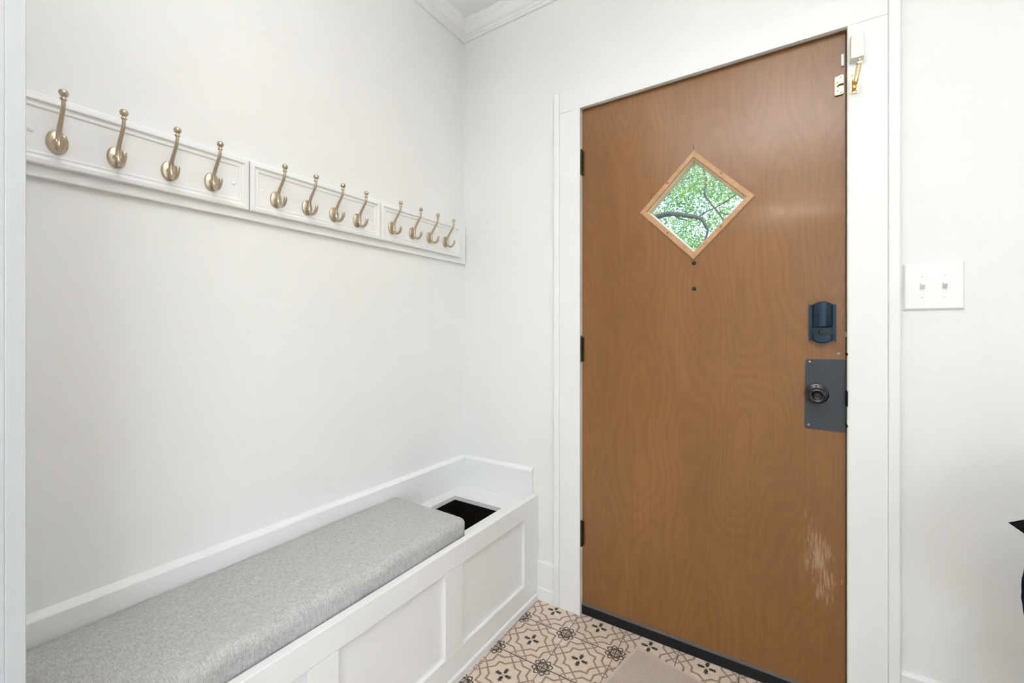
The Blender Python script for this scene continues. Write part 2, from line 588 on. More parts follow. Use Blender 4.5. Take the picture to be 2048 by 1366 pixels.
def base(name, x0, x1, top, label):
    b = tag(empty(name, ((x0 + x1) / 2, -0.008, 0)), label, 'baseboard', kind='structure')
    MB().prism([(0, 0.058), (-0.013, 0.058), (-0.013, top - 0.008), (-0.008, top), (0, top)], 'x', x0, x1).build('base_board', 'trim', b)
    MB().prism([(0, 0), (-0.0175, 0), (-0.0175, 0.052), (-0.0145, 0.058), (0, 0.058)], 'x', x0, x1).build('base_plinth', 'trim', b)


base('baseboard_back', 0.4285, 0.513, 0.172, 'short piece of white baseboard between the bench and the door casing')
base('baseboard_right', 1.636, RX, 0.196, 'white baseboard right of the front door')

# opening jamb at the left edge of the picture
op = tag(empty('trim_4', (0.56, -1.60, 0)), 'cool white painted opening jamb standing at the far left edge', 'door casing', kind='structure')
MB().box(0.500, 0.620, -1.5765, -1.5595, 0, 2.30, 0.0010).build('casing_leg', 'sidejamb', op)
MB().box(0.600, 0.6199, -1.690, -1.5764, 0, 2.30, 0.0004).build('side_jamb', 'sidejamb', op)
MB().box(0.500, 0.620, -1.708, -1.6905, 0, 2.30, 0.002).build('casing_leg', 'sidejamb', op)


# ------------------------------------------------------------------ cement tiles
def tile_mesh():
    S = 0.1965
    g = 0.0011 / S            # half joint
    H = 0.5 - g
    m = MB()
    m.box(-H * S, H * S, -H * S, H * S, -0.010, 0.0, 0.0)
    ZI = [0.00025]

    def strip(pts, wd, mi, z=None):
        """flat ribbon clipped to the tile (points in tile units)"""
        z = ZI[0] if z is None else z
        P = [np.array(p, float) for p in pts]
        L, R = [], []
        for i, p in enumerate(P):
            if i == 0:
                d = P[1] - p
            elif i == len(P) - 1:
                d = p - P[-2]
            else:
                a = (p - P[i - 1]) / (np.linalg.norm(p - P[i - 1]) + 1e-9)
                b = (P[i + 1] - p) / (np.linalg.norm(P[i + 1] - p) + 1e-9)
                d = a + b
            d = d / (np.linalg.norm(d) + 1e-9)
            nrm = np.array((-d[1], d[0]))
            k = 1.0
            if 0 < i < len(P) - 1:
                c = abs(np.dot(nrm, np.array((-a[1], a[0]))))
                k = min(1.0 / max(c, 0.35), 2.2)
            ww = wd[i] if isinstance(wd, (list, tuple)) else wd
            L.append(p + nrm * ww / 2 * k)
            R.append(p - nrm * ww / 2 * k)
        cl = lambda q: (float(np.clip(q[0], -H, H)) * S, float(np.clip(q[1], -H, H)) * S, z)
        vs = [cl(q) for q in L] + [cl(q) for q in R]
        n = len(P)
        m.add(vs, [(i, i + 1, n + i + 1, n + i) for i in range(n - 1)], mi)

    def poly(pts, mi, z=None):
        z = ZI[0] if z is None else z
        m.add([(float(np.clip(p[0], -H, H)) * S, float(np.clip(p[1], -H, H)) * S, z) for p in pts], [tuple(range(len(pts)))], mi)

    TW = 0.036
    cf, ap, kb = 0.335, 0.222, 0.105
    for qi, (sx, sy) in enumerate(((1, 1), (1, -1), (-1, 1), (-1, -1))):
        dz = qi * 0.00002
        # star line around the flower, running on to the tile edges
        strip([(0.5 * sx, (cf - 0.5) * sy), ((cf - kb) * sx, kb * sy), (ap * sx, ap * sy), (kb * sx, (cf - kb) * sy), ((cf - 0.5) * sx, 0.5 * sy)], TW, 1, 0.00020 + dz)
        # outline around the corner rosette with its notch turned inwards
        cr = 0.455
        Q = lambda a, b: ((0.5 - a) * sx, (0.5 - b) * sy)
        strip([Q(0, cr), Q(0.150, cr - 0.150), Q(0.150, 0.150), Q(cr - 0.150, 0.150), Q(cr, 0)], TW, 1, 0.00030 + dz)
        # rosette quarter: two scrolls with inner curl and tip round a small lattice
        for si, swap in enumerate((False, True)):
            W = (lambda p: Q(p[1], p[0])) if swap else (lambda p: Q(p[0], p[1]))
            z0 = 0.00040 + si * 0.00006
            a0 = math.radians(22.5)
            er, et = np.array((math.cos(a0), math.sin(a0))), np.array((-math.sin(a0), math.cos(a0)))
            cc = er * 0.130
            sp = []
            for k in range(23):
                t = k / 22.0
                a = math.radians(200 - 470 * t)
                r = 0.048 * (1 - max(0.0, t - 0.42) / 0.58 * 0.70)
                sp.append(cc + er * (r * math.cos(a)) + et * (r * math.sin(a)))
            strip([W(p) for p in sp], [0.021] * 12 + [0.018] * 7 + [0.020, 0.022, 0.020, 0.012], 2, z0)
            tip = [cc + er * 0.044 - et * 0.018, cc + er * 0.074, cc + er * 0.044 + et * 0.018]
            poly([W(p) for p in tip], 2, z0 + 0.00001)
            strip([W(p) for p in ((0.086, 0.0), (0.086, 0.036), (0.061, 0.061))], 0.020, 2, z0 + 0.00002)
            strip([W(p) for p in ((0.004, 0.040), (0.080, 0.040))], 0.008, 2, z0 + 0.00003)
            strip([W(p) for p in ((0.004, 0.006), (0.080, 0.006))], 0.008, 2, z0 + 0.00004)
    # flower of four tulips
    for k in range(4):
        c, s = math.cos(k * PI / 2), math.sin(k * PI / 2)
        R = lambda p: (p[0] * c - p[1] * s, p[0] * s + p[1] * c)
        el = [(0.082 + 0.052 * math.cos(a), 0.033 * math.sin(a)) for a in np.linspace(0, 2 * PI, 13)[:-1]]
        poly([R(p) for p in el], 2, 0.00033 + k * 0.00001)
        poly([R(p) for p in ((0.115, -0.014), (0.134, -0.016), (0.176, 0.0), (0.134, 0.016), (0.115, 0.014))], 2, 0.00039)
        poly([R(p) for p in ((0.104, 0.008), (0.130, 0.046), (0.140, 0.046), (0.136, 0.008))], 2, 0.00042)
        poly([R(p) for p in ((0.104, -0.008), (0.136, -0.008), (0.140, -0.046), (0.130, -0.046))], 2, 0.00042)
    ring = [(0.012 * math.cos(a), 0.012 * math.sin(a)) for a in np.linspace(0, 2 * PI, 9)]
    strip(ring, 0.009, 1, 0.0003)
    # little half rings at the middle of each edge
    for k in range(4):
        c, s = math.cos(k * PI / 2), math.sin(k * PI / 2)
        arc = [(0.5 - 0.022 * math.sin(a), 0.022 * math.cos(a)) for a in np.linspace(0, PI, 9)]
        strip([(p[0] * c - p[1] * s, p[0] * s + p[1] * c) for p in arc], 0.016, 1, 0.00055)
    return m.mesh('tile', ['tile', 'taupe', 'ink'])


tm = tile_mesh()
TO = np.array((0.4358, -0.1477))
TU = np.array((0.1968, 0.0045))
TV = np.array((0.0048, -0.2000))
rot = math.radians(1.33)
for j in range(-1, 8):
    for i in range(-1, 16):
        c = TO + TU * (i + 0.5) + TV * (j + 0.5)
        if c[0] > RX + 0.02 or c[1] < -1.60 or c[1] > 0.09:
            continue
        o = bpy.data.objects.new('tile', tm)
        COL.objects.link(o)
        o.location = (c[0], c[1], random.uniform(-0.0003, 0.0))
        o.rotation_euler = (0, 0, rot + (PI / 2) * random.randrange(4))
        o.scale = (1.0, 1.0, 1.0)
        o.parent = fl

# ------------------------------------------------------------------ front door
door = tag(empty('door_1', (1.075, 0.03, 0)), 'brown varnished wood front door with a small diamond window', 'door', kind='structure')
DX0, DX1, DZ0, DZ1, DY = 0.6368, 1.5112, 0.012, 2.1070, 0.007
DT = 0.045
cx, cz, ha, hb = 1.0725, 1.6400, 0.168, 0.172
m = MB()
inner = [(cx, cz + hb), (cx - ha, cz), (cx, cz - hb), (cx + ha, cz)]
outer = [(cx, DZ1), (DX0, DZ1), (DX0, cz), (DX0, DZ0), (cx, DZ0), (DX1, DZ0), (DX1, cz), (DX1, DZ1)]
vs, fs = [], []
for y in (DY, DY + DT):
    vs += [(p[0], y, p[1]) for p in inner] + [(p[0], y, p[1]) for p in outer]
for b in (0, 12):
    fs += [(b + 0, b + 4, b + 5, b + 6, b + 1), (b + 1, b + 6, b + 7, b + 8, b + 2), (b + 2, b + 8, b + 9, b + 10, b + 3), (b + 3, b + 10, b + 11, b + 4, b + 0)]
fs += [(i, (i + 1) % 4, 12 + (i + 1) % 4, 12 + i) for i in range(4)]
fs += [(4 + i, 4 + (i + 1) % 8, 16 + (i + 1) % 8, 16 + i) for i in range(8)]
m.add(vs, fs)
slab = m.build('door_slab', 'wood', door)

# diamond frame: four mitred strips, glazing beads, pane
win = MB().prism([(cx + 0.164 * a, cz + 0.168 * b) for a, b in ((0, 1), (-1, 0), (0, -1), (1, 0))], 'y', DY + 0.024, DY + 0.030).build('pane', 'glass', door)


def diamond_strip(name, mat, k0, k1, prof, parent):
    """one side of a diamond ring; prof = list of (fraction 0 outer..1 inner, y)"""
    m = MB()
    n = len(prof)
    vs = []
    for (a, b) in (k0, k1):
        for fr, y, ho, vo in prof:
            vs.append((cx + a * ho, y, cz + b * vo))
    fs = [tuple(range(n)), tuple(range(n, 2 * n))[::-1]] + [(i, (i + 1) % n, n + (i + 1) % n, n + i) for i in range(n)]
    return m.add(vs, fs).build(name, mat, parent)


dirs = [(0, 1), (-1, 0), (0, -1), (1, 0)]
for k in range(4):
    d0, d1 = dirs[k], dirs[(k + 1) % 4]
    pr = [(0, DY, 0.1970, 0.2005), (0, DY - 0.0035, 0.1965, 0.2000), (0, DY - 0.0062, 0.1925, 0.1960), (0, DY - 0.0055, 0.1715, 0.1755),
          (0, DY - 0.0030, 0.1690, 0.1730), (0, DY, 0.1682, 0.1722)]
    fsx = diamond_strip('frame_strip', 'strip', d0, d1, pr, door)
    gb = [(0, DY + 0.0005, 0.1678, 0.1718), (0, DY + 0.0015, 0.1655, 0.1695), (0, DY + 0.0235, 0.1585, 0.1625), (0, DY + 0.0235, 0.1678, 0.1718)]
    diamond_strip('glazing_bead', 'bead', d0, d1, gb, door)
    gb2 = [(0, DY + 0.0305, 0.1678, 0.1718), (0, DY + 0.0305, 0.158, 0.162), (0, DY + 0.044, 0.166, 0.170), (0, DY + 0.044, 0.1678, 0.1718)]
    diamond_strip('glazing_bead', 'trim', d0, d1, gb2, door)
    sxp, szp = [(0.981, 1.7355), (0.9815, 1.5495), (1.163, 1.5495), (1.163, 1.7365)][k]
    MB().lathe([(0.0042, 0), (0.0042, 0.0006), (0.0030, 0.0012), (0.0028, 0.0006), (0.0001, 0.0006)], (sxp, DY - 0.0060, szp), (0, -1, 0), 14).build('screw', 'brass_dark', fsx)
for (bx_, bz_) in ((1.0735, 1.4290), (1.0740, 1.3355)):
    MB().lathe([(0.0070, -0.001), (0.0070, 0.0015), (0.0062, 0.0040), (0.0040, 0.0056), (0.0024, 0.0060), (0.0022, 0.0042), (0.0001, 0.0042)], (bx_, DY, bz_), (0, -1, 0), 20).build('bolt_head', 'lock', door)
# nail and split above the diamond
MB().lathe([(0.0016, 0), (0.0016, 0.0008), (0.0001, 0.001)], (1.0690, DY, 1.8600), (0, -1, 0), 10).build('nail_head', 'darkhole', door)
MB().tube([(1.0705, DY - 0.0002, 1.856), (1.0730, DY - 0.0002, 1.851), (1.0716, DY - 0.0002, 1.846), (1.0724, DY - 0.0035, 1.838)], [0.0004, 0.0010, 0.0007, 0.0004], 6).build('split', 'darkhole', door)

# sweep along the bottom
sw = MB().box(JX0 + 0.001, JX1 - 0.001, DY - 0.0070, DY - 0.0002, 0.0008, 0.0410, 0.001).build('door_sweep', 'rubber', door)
MB().prism([(DY - 0.0085, 0.0385), (DY - 0.0095, 0.0425), (DY - 0.0002, 0.0455), (DY - 0.0002, 0.0385)], 'x', JX0 + 0.001, JX1 - 0.001).build('sweep_lip', 'sweep_lip', sw)

# hinges
for zc in (1.8833, 1.1062, 0.3369):
    h = MB().box(0.6345, 0.6435, DY - 0.0055, DY + 0.004, zc - 0.050, zc + 0.050, 0.0012).build('hinge', 'bronze', door)
    k = MB()
    for q in range(5):
        k.lathe([(0.0058, 0), (0.0064, 0.0008), (0.0064, 0.0190), (0.0058, 0.0198)], (0.6355, DY - 0.0135, zc - 0.050 + q * 0.02), (0, 0, 1), 14)
    k.lathe([(0.0030, 0), (0.0052, 0.001), (0.0050, 0.0045), (0.0020, 0.0065)], (0.6355, DY - 0.0135, zc + 0.0498), (0, 0, 1), 14)
    k.build('hinge_knuckle', 'bronze', h)

# keypad deadbolt (inside cover)
LXc = 1.4530
db = MB()
def arch(x0, x1, zb, zt, rise_t, rise_b, n=12):
    pts = []
    for i in range(n + 1):
        t = i / n
        pts.append((x0 + (x1 - x0) * t, zt + rise_t * (1 - (2 * t - 1) ** 2)))
    for i in range(n + 1):
        t = 1 - i / n
        pts.append((x0 + (x1 - x0) * t, zb - rise_b * (1 - (2 * t - 1) ** 2)))
    return pts
wl, wr = LXc - 0.0350, LXc + 0.0350
outl = [(wl, 1.1500)] + [(wl, 1.2640), (LXc - 0.0262, 1.2650)]
outl += [(LXc - 0.0262 + 0.0524 * i / 12, 1.2620 + 0.0115 * (1 - (2 * i / 12 - 1) ** 2)) for i in range(13)]
outl += [(LXc + 0.0262, 1.2650), (wr, 1.2640), (wr, 1.1500), (LXc + 0.0262, 1.1530)]
outl += [(LXc + 0.0262 - 0.0524 * i / 12, 1.1530 - 0.0110 * (1 - (2 * i / 12 - 1) ** 2)) for i in range(13)] + [(LXc - 0.0262, 1.1530)]
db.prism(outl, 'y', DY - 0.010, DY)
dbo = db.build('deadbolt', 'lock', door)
up = MB()
def bulged(m, z_top, z_bot, depth, base_d, n=16):
    """barrel-fronted slab between two outline curves"""
    vs = []
    for i in range(n + 1):
        t = i / n
        x = LXc - 0.0262 + 0.0524 * t
        dd = base_d + depth * math.sqrt(max(0.0, 1 - (2 * t - 1) ** 2))
        zt, zb = z_top(t), z_bot(t)
        vs += [(x, DY - 0.0095, zb), (x, DY - 0.0095, zt), (x, DY - dd + 0.002, zt), (x, DY - dd, zt - 0.0025), (x, DY - dd, zb + 0.0025), (x, DY - dd + 0.002, zb)]
    fs = []
    for i in range(n):
        for k in range(6):
            a, b = i * 6 + k, i * 6 + (k + 1) % 6
            fs.append((a, b, b + 6, a + 6))
    fs += [tuple(range(6)), tuple(range(n * 6, n * 6 + 6))]
    m.add(vs, fs, 0, True)
arc_t = lambda t: 1.2620 + 0.0115 * (1 - (2 * t - 1) ** 2)
arc_b = lambda t: 1.1545 - 0.0105 * (1 - (2 * t - 1) ** 2)
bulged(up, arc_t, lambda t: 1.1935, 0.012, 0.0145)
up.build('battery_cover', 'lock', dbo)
lo = MB()
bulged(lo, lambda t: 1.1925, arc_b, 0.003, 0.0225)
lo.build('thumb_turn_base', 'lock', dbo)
tt = MB()
tt.lathe([(0.0085, 0), (0.0085, 0.004), (0.007, 0.006), (0.0001, 0.006)], (1.4500, DY - 0.0245, 1.1790), (0, -1, 0), 20)
cap = [(-0.0055 * math.sin(a) - 0.0, 0.0055 * math.cos(a)) for a in np.linspace(0, PI, 9)] + [(0.0335, -0.0045), (0.0345, 0.0), (0.0335, 0.0045)]
ca, sa = math.cos(math.radians(-9)), math.sin(math.radians(-9))
tt.prism([(1.4500 + p[0] * ca - p[1] * sa, 1.1790 + p[0] * sa + p[1] * ca) for p in cap], 'y', DY - 0.0400, DY - 0.0280)
tt.build('thumb_turn', 'lever', dbo)
MB().box(DX1 - 0.001, JX1 + 0.001, 0.012, 0.036, 1.1620, 1.1800, 0.0006).build('dead_bolt', 'plate', dbo)

# square plate with the door knob
pl = MB()
px0, px1 = 1.4072, 1.5112
prof = []
for (ccx, ccz, a0) in ((px0 + 0.009, 1.0905 - 0.009, 180), (px0 + 0.008, 0.8690 + 0.009, 270)):
    pass
r = 0.009
for a in np.linspace(180, 270, 6):
    prof.append((px0 - 0.001 + r + r * math.cos(math.radians(a)), 0.8692 + r + r * math.sin(math.radians(a))))
prof += [(px1, 0.8675), (px1, 1.0930)]
for a in np.linspace(90, 180, 6):
    prof.append((px0 + 0.0015 + r + r * math.cos(math.radians(a)), 1.0915 - r + r * math.sin(math.radians(a))))
pl.prism(prof, 'y', DY - 0.0022, DY)
plo = pl.build('lock_plate', 'blackplate', door)
for (sx_, sz_) in ((1.4205, 1.0820), (1.4175, 0.8810)):
    MB().lathe([(0.0042, 0), (0.0040, 0.0012), (0.0022, 0.0024), (0.0001, 0.0026)], (sx_, DY - 0.0020, sz_), (0, -1, 0), 14).build('screw', 'steel', plo)
MB().box(DX1 - 0.001, JX1 + 0.0005, 0.010, 0.034, 0.955, 0.998, 0.001).build('latch_bolt', 'darkhole', plo)
kx, kz = 1.4387, 0.9815
kb_ = MB().lathe([(0.0318, 0), (0.0325, 0.002), (0.0318, 0.0045), (0.0290, 0.0065), (0.0275, 0.0068), (0.0265, 0.0095), (0.0215, 0.0118), (0.0160, 0.0125), (0.0130, 0.0130)],
                 (kx, DY - 0.0020, kz), (0, -1, 0), 40).build('door_knob', 'knob', door)
MB().lathe([(0.0125, 0.010), (0.0115, 0.020), (0.0120, 0.026), (0.0165, 0.031), (0.0215, 0.036), (0.0237, 0.041), (0.0240, 0.046), (0.0228, 0.051), (0.0200, 0.0545),
            (0.0172, 0.0558), (0.0150, 0.0552), (0.0128, 0.0525), (0.0110, 0.0505), (0.0090, 0.0500)], (kx, DY - 0.0020, kz), (0, -1, 0), 40).build('knob_grip', 'knob', kb_)
MB().lathe([(0.0088, 0.046), (0.0088, 0.0515), (0.0080, 0.0528), (0.0040, 0.0530), (0.0001, 0.0530)], (kx, DY - 0.0020, kz), (0, -1, 0), 24).build('cylinder_core', 'lever', kb_)
MB().box(kx - 0.0012, kx + 0.0012, DY - 0.0566, DY - 0.0545, kz - 0.0055, kz + 0.0055, 0.0004).build('turn_button', 'knob', kb_)
MB().lathe([(0.0026, 0), (0.0022, 0.0012), (0.0001, 0.0014)], (kx - 0.002, DY - 0.0128, kz + 0.0245), (0, -0.9, 0.3), 10).build('set_screw', 'darkhole', kb_)
MB().lathe([(0.0046, 0), (0.0044, 0.0006), (0.0030, 0.0010), (0.0001, 0.0004)], (1.4945, DY, 1.1110), (0, -1, 0), 12).build('screw', 'steel', door)
# brass keeper of the swing bar, magnet strip
kp = [(1.4850, 1.9140), (1.4862, 1.9128), (1.5020, 1.9128), (1.5062, 1.9160), (1.5062, 1.9375), (1.4960, 1.9380), (1.4915, 1.9352), (1.4893, 1.9335),
      (1.4895, 1.9400), (1.4930, 1.9445), (1.4975, 1.9462), (1.5062, 1.9470), (1.5062, 1.9695), (1.5045, 1.9718), (1.5005, 1.9718), (1.4858, 1.9680), (1.4850, 1.9668)]
ke = MB().prism(kp, 'y', DY - 0.0072, DY).build('bar_keeper', 'brass', door)
for p in ((1.4995, 1.9640), (1.4915, 1.9515), (1.4915, 1.9245), (1.5000, 1.9180)):
    MB().lathe([(0.0029, 0), (0.0028, 0.0006), (0.0012, 0.0003), (0.0001, 0.0003)], (p[0], DY - 0.0070, p[1]), (0, -1, 0), 12).build('screw', 'brass_dark', ke)
MB().box(1.5005, 1.5078, DY - 0.006, DY, 2.0000, 2.0360, 0.0012).build('magnet_strip', 'plate', door)

# ------------------------------------------------------------------ things fixed on the casing and wall
sb = tag(empty('swing_bar_lock', (1.530, CY, 1.897)), 'polished brass swing bar door guard on the right casing', 'door guard')
hexp = [(1.5212, 1.9010), (1.5240, 1.8970), (1.5360, 1.8970), (1.5396, 1.9005), (1.5396, 1.9530), (1.5365, 1.9560), (1.5240, 1.9560), (1.5212, 1.9530)]
MB().prism(hexp, 'y', CY - 0.0045, CY).build('base_plate', 'brass', sb)
MB().lathe([(0.0046, 0), (0.0062, 0.002), (0.0062, 0.014), (0.0050, 0.0155), (0.0062, 0.017), (0.0062, 0.029), (0.0046, 0.031)], (1.5300, CY - 0.0095, 1.9060), (0, 0, 1), 18).build('hinge_barrel', 'brass', sb)
arm = MB()
arm.prism([(CY - 0.010, 1.9180), (CY - 0.118, 1.9225), (CY - 0.126, 1.9240), (CY - 0.126, 1.9270), (CY - 0.118, 1.9285), (CY - 0.010, 1.9280)], 'x', 1.5250, 1.5292)
arm.prism([(CY - 0.010, 1.9180), (CY - 0.118, 1.9225), (CY - 0.126, 1.9240), (CY - 0.126, 1.9270), (CY - 0.118, 1.9285), (CY - 0.010, 1.9280)], 'x', 1.5328, 1.5370)
arm.box(1.5250, 1.5370, CY - 0.128, CY - 0.119, 1.9222, 1.9290, 0.0012)
arm.box(1.5250, 1.5370, CY - 0.030, CY - 0.010, 1.9185, 1.9278, 0.001)
arm.build('swing_arm', 'brass', sb)
MB().lathe([(0.0030, 0), (0.0048, 0.0015), (0.0052, 0.004), (0.0044, 0.007), (0.0015, 0.0085)], (1.5310, CY - 0.124, 1.9288), (0, 0, 1), 16).build('arm_knob', 'brass', sb)
for p in ((1.5255, 1.9510), (1.5350, 1.9510), (1.5255, 1.9015), (1.5350, 1.9015)):
    MB().lathe([(0.0025, 0), (0.0024, 0.0006), (0.0001, 0.0003)], (p[0], CY - 0.0045, p[1]), (0, -1, 0), 10).build('screw', 'brass_dark', sb)

dsn = tag(empty('door_sensor', (1.5355, CY, 1.9905)), 'small white plastic alarm sensor box on the casing above the brass guard', 'sensor')
MB().box(1.5200, 1.5515, CY - 0.0270, CY - 0.004, 1.9910, 2.0625, 0.0014).build('sensor_cover', 'sensor', dsn)
MB().box(1.5185, 1.5525, CY - 0.0040, CY, 1.9900, 2.0635, 0.0008).build('sensor_base', 'plate', dsn)

swt = tag(empty('light_switch', (1.7070, 0, 1.2410)), 'white double toggle light switch plate right of the front door', 'light switch')
X0, X1, Z0, Z1 = 1.6435, 1.7705, 1.2405, 1.3735
pv = []
for (ins, y) in ((0, 0), (0, -0.0022), (0.0045, -0.0062)):
    pv += [(X0 + ins, y, Z0 + ins), (X1 - ins, y, Z0 + ins), (X1 - ins, y, Z1 - ins), (X0 + ins, y, Z1 - ins)]
pf = [(0, 1, 2, 3), (8, 9, 10, 11)] + [(k * 4 + i, k * 4 + (i + 1) % 4, k * 4 + 4 + (i + 1) % 4, k * 4 + 4 + i) for k in range(2) for i in range(4)]
MB().add(pv, pf).build('cover_plate', 'plate', swt)
for tx in (1.6840, 1.7300):
    MB().box(tx - 0.0052, tx + 0.0052, -0.0068, -0.0060, 1.2950, 1.3190, 0.0003).build('toggle_surround', 'sensor', swt)
    MB().prism([(-0.0066, 1.2985), (-0.0180, 1.3115), (-0.0175, 1.3150), (-0.0150, 1.3165), (-0.0066, 1.3150)], 'x', tx - 0.0042, tx + 0.0042).build('toggle', 'plate', swt)
    for sz_ in (1.2770, 1.3370):
        MB().lathe([(0.0032, 0), (0.0031, 0.0006), (0.0020, 0.0012), (0.0001, 0.0013)], (tx, -0.0061, sz_), (0, -1, 0), 12).build('screw', 'plate', swt)

# ------------------------------------------------------------------ coat racks
bb = tag(empty('backing_board', (0.007, -0.79, 1.511)), 'long white backing board on the wall behind the three hook racks', 'board')
MB().prism([(0, 1.5125), (0.0125, 1.5125), (0.0140, 1.5140), (0.0140, 1.6920), (0.0125, 1.6950), (0, 1.6950)], 'y', -1.574, -0.006).build('board', 'trim', bb)

RP = [(0.0, 0.000), (0.0, 0.0120), (0.0020, 0.0150), (0.0100, 0.0160), (0.0125, 0.0155), (0.0145, 0.0115), (0.0185, 0.0105), (0.0225, 0.0118), (0.0255, 0.0112), (0.0275, 0.0085)]


def rack_board(y0, y1, z0, z1, xb):
    """board with a moulded frame running round a sunk field"""
    m = MB()
    vs = []
    for ins, h in RP:
        vs += [(xb + h, y0 + ins, z0 + ins), (xb + h, y1 - ins, z0 + ins), (xb + h, y1 - ins, z1 - ins), (xb + h, y0 + ins, z1 - ins)]
    n = len(RP)
    fs = [(0, 1, 2, 3), tuple(4 * (n - 1) + i for i in range(4))]
    fs += [(k * 4 + i, k * 4 + (i + 1) % 4, k * 4 + 4 + (i + 1) % 4, k * 4 + 4 + i) for k in range(n - 1) for i in range(4)]
    return m.add(vs, fs)


def hook_meshes():
    # local axes: x away from wall, z up, origin on the board face at the disc centre
    path = smooth_path([(0.0513, 0, 0.0790), (0.0503, 0, 0.0690), (0.0455, 0, 0.0575), (0.0340, 0, 0.0435), (0.0235, 0, 0.0312), (0.0160, 0, 0.0190), (0.0125, 0, 0.0070),
                        (0.0130, 0, -0.0075), (0.0190, 0, -0.0187), (0.0307, 0, -0.0252), (0.0440, 0, -0.0220), (0.0522, 0, -0.0119), (0.0550, 0, 0.0010)], 4)
    n = len(path)
    rad = []
    for i in range(n):
        t = i / (n - 1)
        rad.append(0.0034 + 0.0016 * min(1.0, t / 0.5) if t < 0.75 else 0.0050)
    rad[-1] = 0.0036
    a = MB().tube([tuple(p) for p in path], rad, 12)
    a.tube([(0.003, 0, -0.002), (0.008, 0, -0.002), (0.0125, 0, -0.001), (0.0155, 0, 0.0)], [0.0110, 0.0080, 0.0062, 0.0050], 14)
    am = a.mesh('hook', 'hook')
    d = MB().lathe([(0.0250, -0.0015), (0.0255, 0.0008), (0.0250, 0.0028), (0.0225, 0.0046), (0.0170, 0.0058), (0.0130, 0.0066), (0.0110, 0.0072), (0.0001, 0.0075)], (0, 0, 0), (1, 0, 0), 36)
    d.v = [(p[0], p[1] * 0.70, p[2]) for p in d.v]   # oval plate
    dm = d.mesh('base_disc', 'hook')
    ax = (0.05, 0, 1)
    k = MB().lathe([(0.0036, -0.004), (0.0054, -0.0030), (0.0058, -0.0010), (0.0052, 0.0010), (0.0034, 0.0022), (0.0034, 0.0040), (0.0062, 0.0062), (0.0080, 0.0100), (0.0082, 0.0128),
                    (0.0072, 0.0162), (0.0046, 0.0190), (0.0001, 0.0200)], (0.0514, 0, 0.0805), ax, 20)
    km = k.mesh('ball_finial', 'hook')
    return am, dm, km


HK = hook_meshes()
RACKS = [(-1.5035, -1.0265, [-1.424, -1.325, -1.221, -1.124], 'leftmost white hook rack with four bronze hooks, running behind the left jamb', 1.594),
         (-1.0235, -0.5395, [-0.946, -0.843, -0.743, -0.646], 'middle white hook rack with four bronze hooks', 1.590),
         (-0.5365, -0.0560, [-0.482, -0.371, -0.268, -0.163], 'white hook rack with four bronze hooks nearest the door corner', 1.5955)]
XB = 0.0142
for (y0, y1, hs, lab, hz) in RACKS:
    rk = tag(empty('coat_rack', (XB, (y0 + y1) / 2, 1.538)), lab, 'coat rack', 'hook racks in a row on the wall')
    rack_board(y0, y1, 1.5380, 1.6850, XB).build('rack_board', 'trim', rk)
    for yy in (y0 + 0.040, y1 - 0.040):
        MB().lathe([(0.0058, -0.001), (0.0058, 0.0010), (0.0045, 0.0020), (0.0001, 0.0024)], (XB + 0.0085, yy, 1.608), (1, 0, 0), 14).build('screw_cap', 'trim', rk)
    for y in hs:
        loc = Vector((XB + 0.0102, y, hz))
        h = bpy.data.objects.new('hook', HK[0])
        COL.objects.link(h)
        h.parent = rk
        h.location = loc - rk.location
        for nm, me in (('base_disc', HK[1]), ('ball_finial', HK[2])):
            c = bpy.data.objects.new(nm, me)
            COL.objects.link(c)
            c.parent = h

# ------------------------------------------------------------------ built-in bench
BX, BT, SZ = 0.428, 0.4585, 0.4260
YB, YF = -0.0005, -1.574
be = tag(empty('storage_bench', (0.21, -0.79, 0)), 'white built-in storage bench with panelled front under the hook racks', 'bench')
FT = 0.020
LI = 0.4020
MB().box(LI, BX, YF, YB, 0.386, BT, 0.0022).build('top_rail', 'trim', be)
MB().box(BX - FT, BX, YF, YB, 0.0, 0.1075, 0.0015).build('bottom_rail', 'trim', be)
for (a, b) in ((-0.119, YB), (-0.612, -0.525), (-1.089, -1.005), (YF, -1.486)):
    MB().box(BX - FT, BX, a + 0.0003, b - 0.0003, 0.1078, 0.3857, 0.0015).build('stile', 'trim', be)
for (a, b) in ((-0.525, -0.119), (-1.005, -0.612), (-1.486, -1.089)):
    MB().box(BX - FT - 0.004, BX - 0.0130, a - 0.003, b + 0.003, 0.104, 0.389).build('panel', 'trim', be)
MB().prism([(BX, 0), (BX + 0.006, 0), (BX + 0.006, 0.024), (BX + 0.004, 0.028), (BX, 0.030)], 'y', YF, -0.0185).build('shoe_moulding', 'trim', be)
# seat board with a rectangular cut-out next to the door wall
OX0, OX1, OY0, OY1 = 0.073, 0.3330, -0.520, -0.152
st = MB()
for (a, b, c, d) in ((0.001, LI, OY1, YB), (0.001, LI, YF, OY0), (0.001, OX0, OY0, OY1), (OX1, LI, OY0, OY1)):
    st.box(a, b, c, d, SZ - 0.018, SZ)
st.build('seat_board', 'trim', be)
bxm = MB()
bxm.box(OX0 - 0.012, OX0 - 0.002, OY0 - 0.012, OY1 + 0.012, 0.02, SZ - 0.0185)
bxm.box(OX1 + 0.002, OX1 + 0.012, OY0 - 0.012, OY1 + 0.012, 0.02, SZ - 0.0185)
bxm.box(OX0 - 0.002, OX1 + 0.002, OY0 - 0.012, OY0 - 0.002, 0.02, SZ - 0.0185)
bxm.box(OX0 - 0.002, OX1 + 0.002, OY1 + 0.002, OY1 + 0.012, 0.02, SZ - 0.0185)
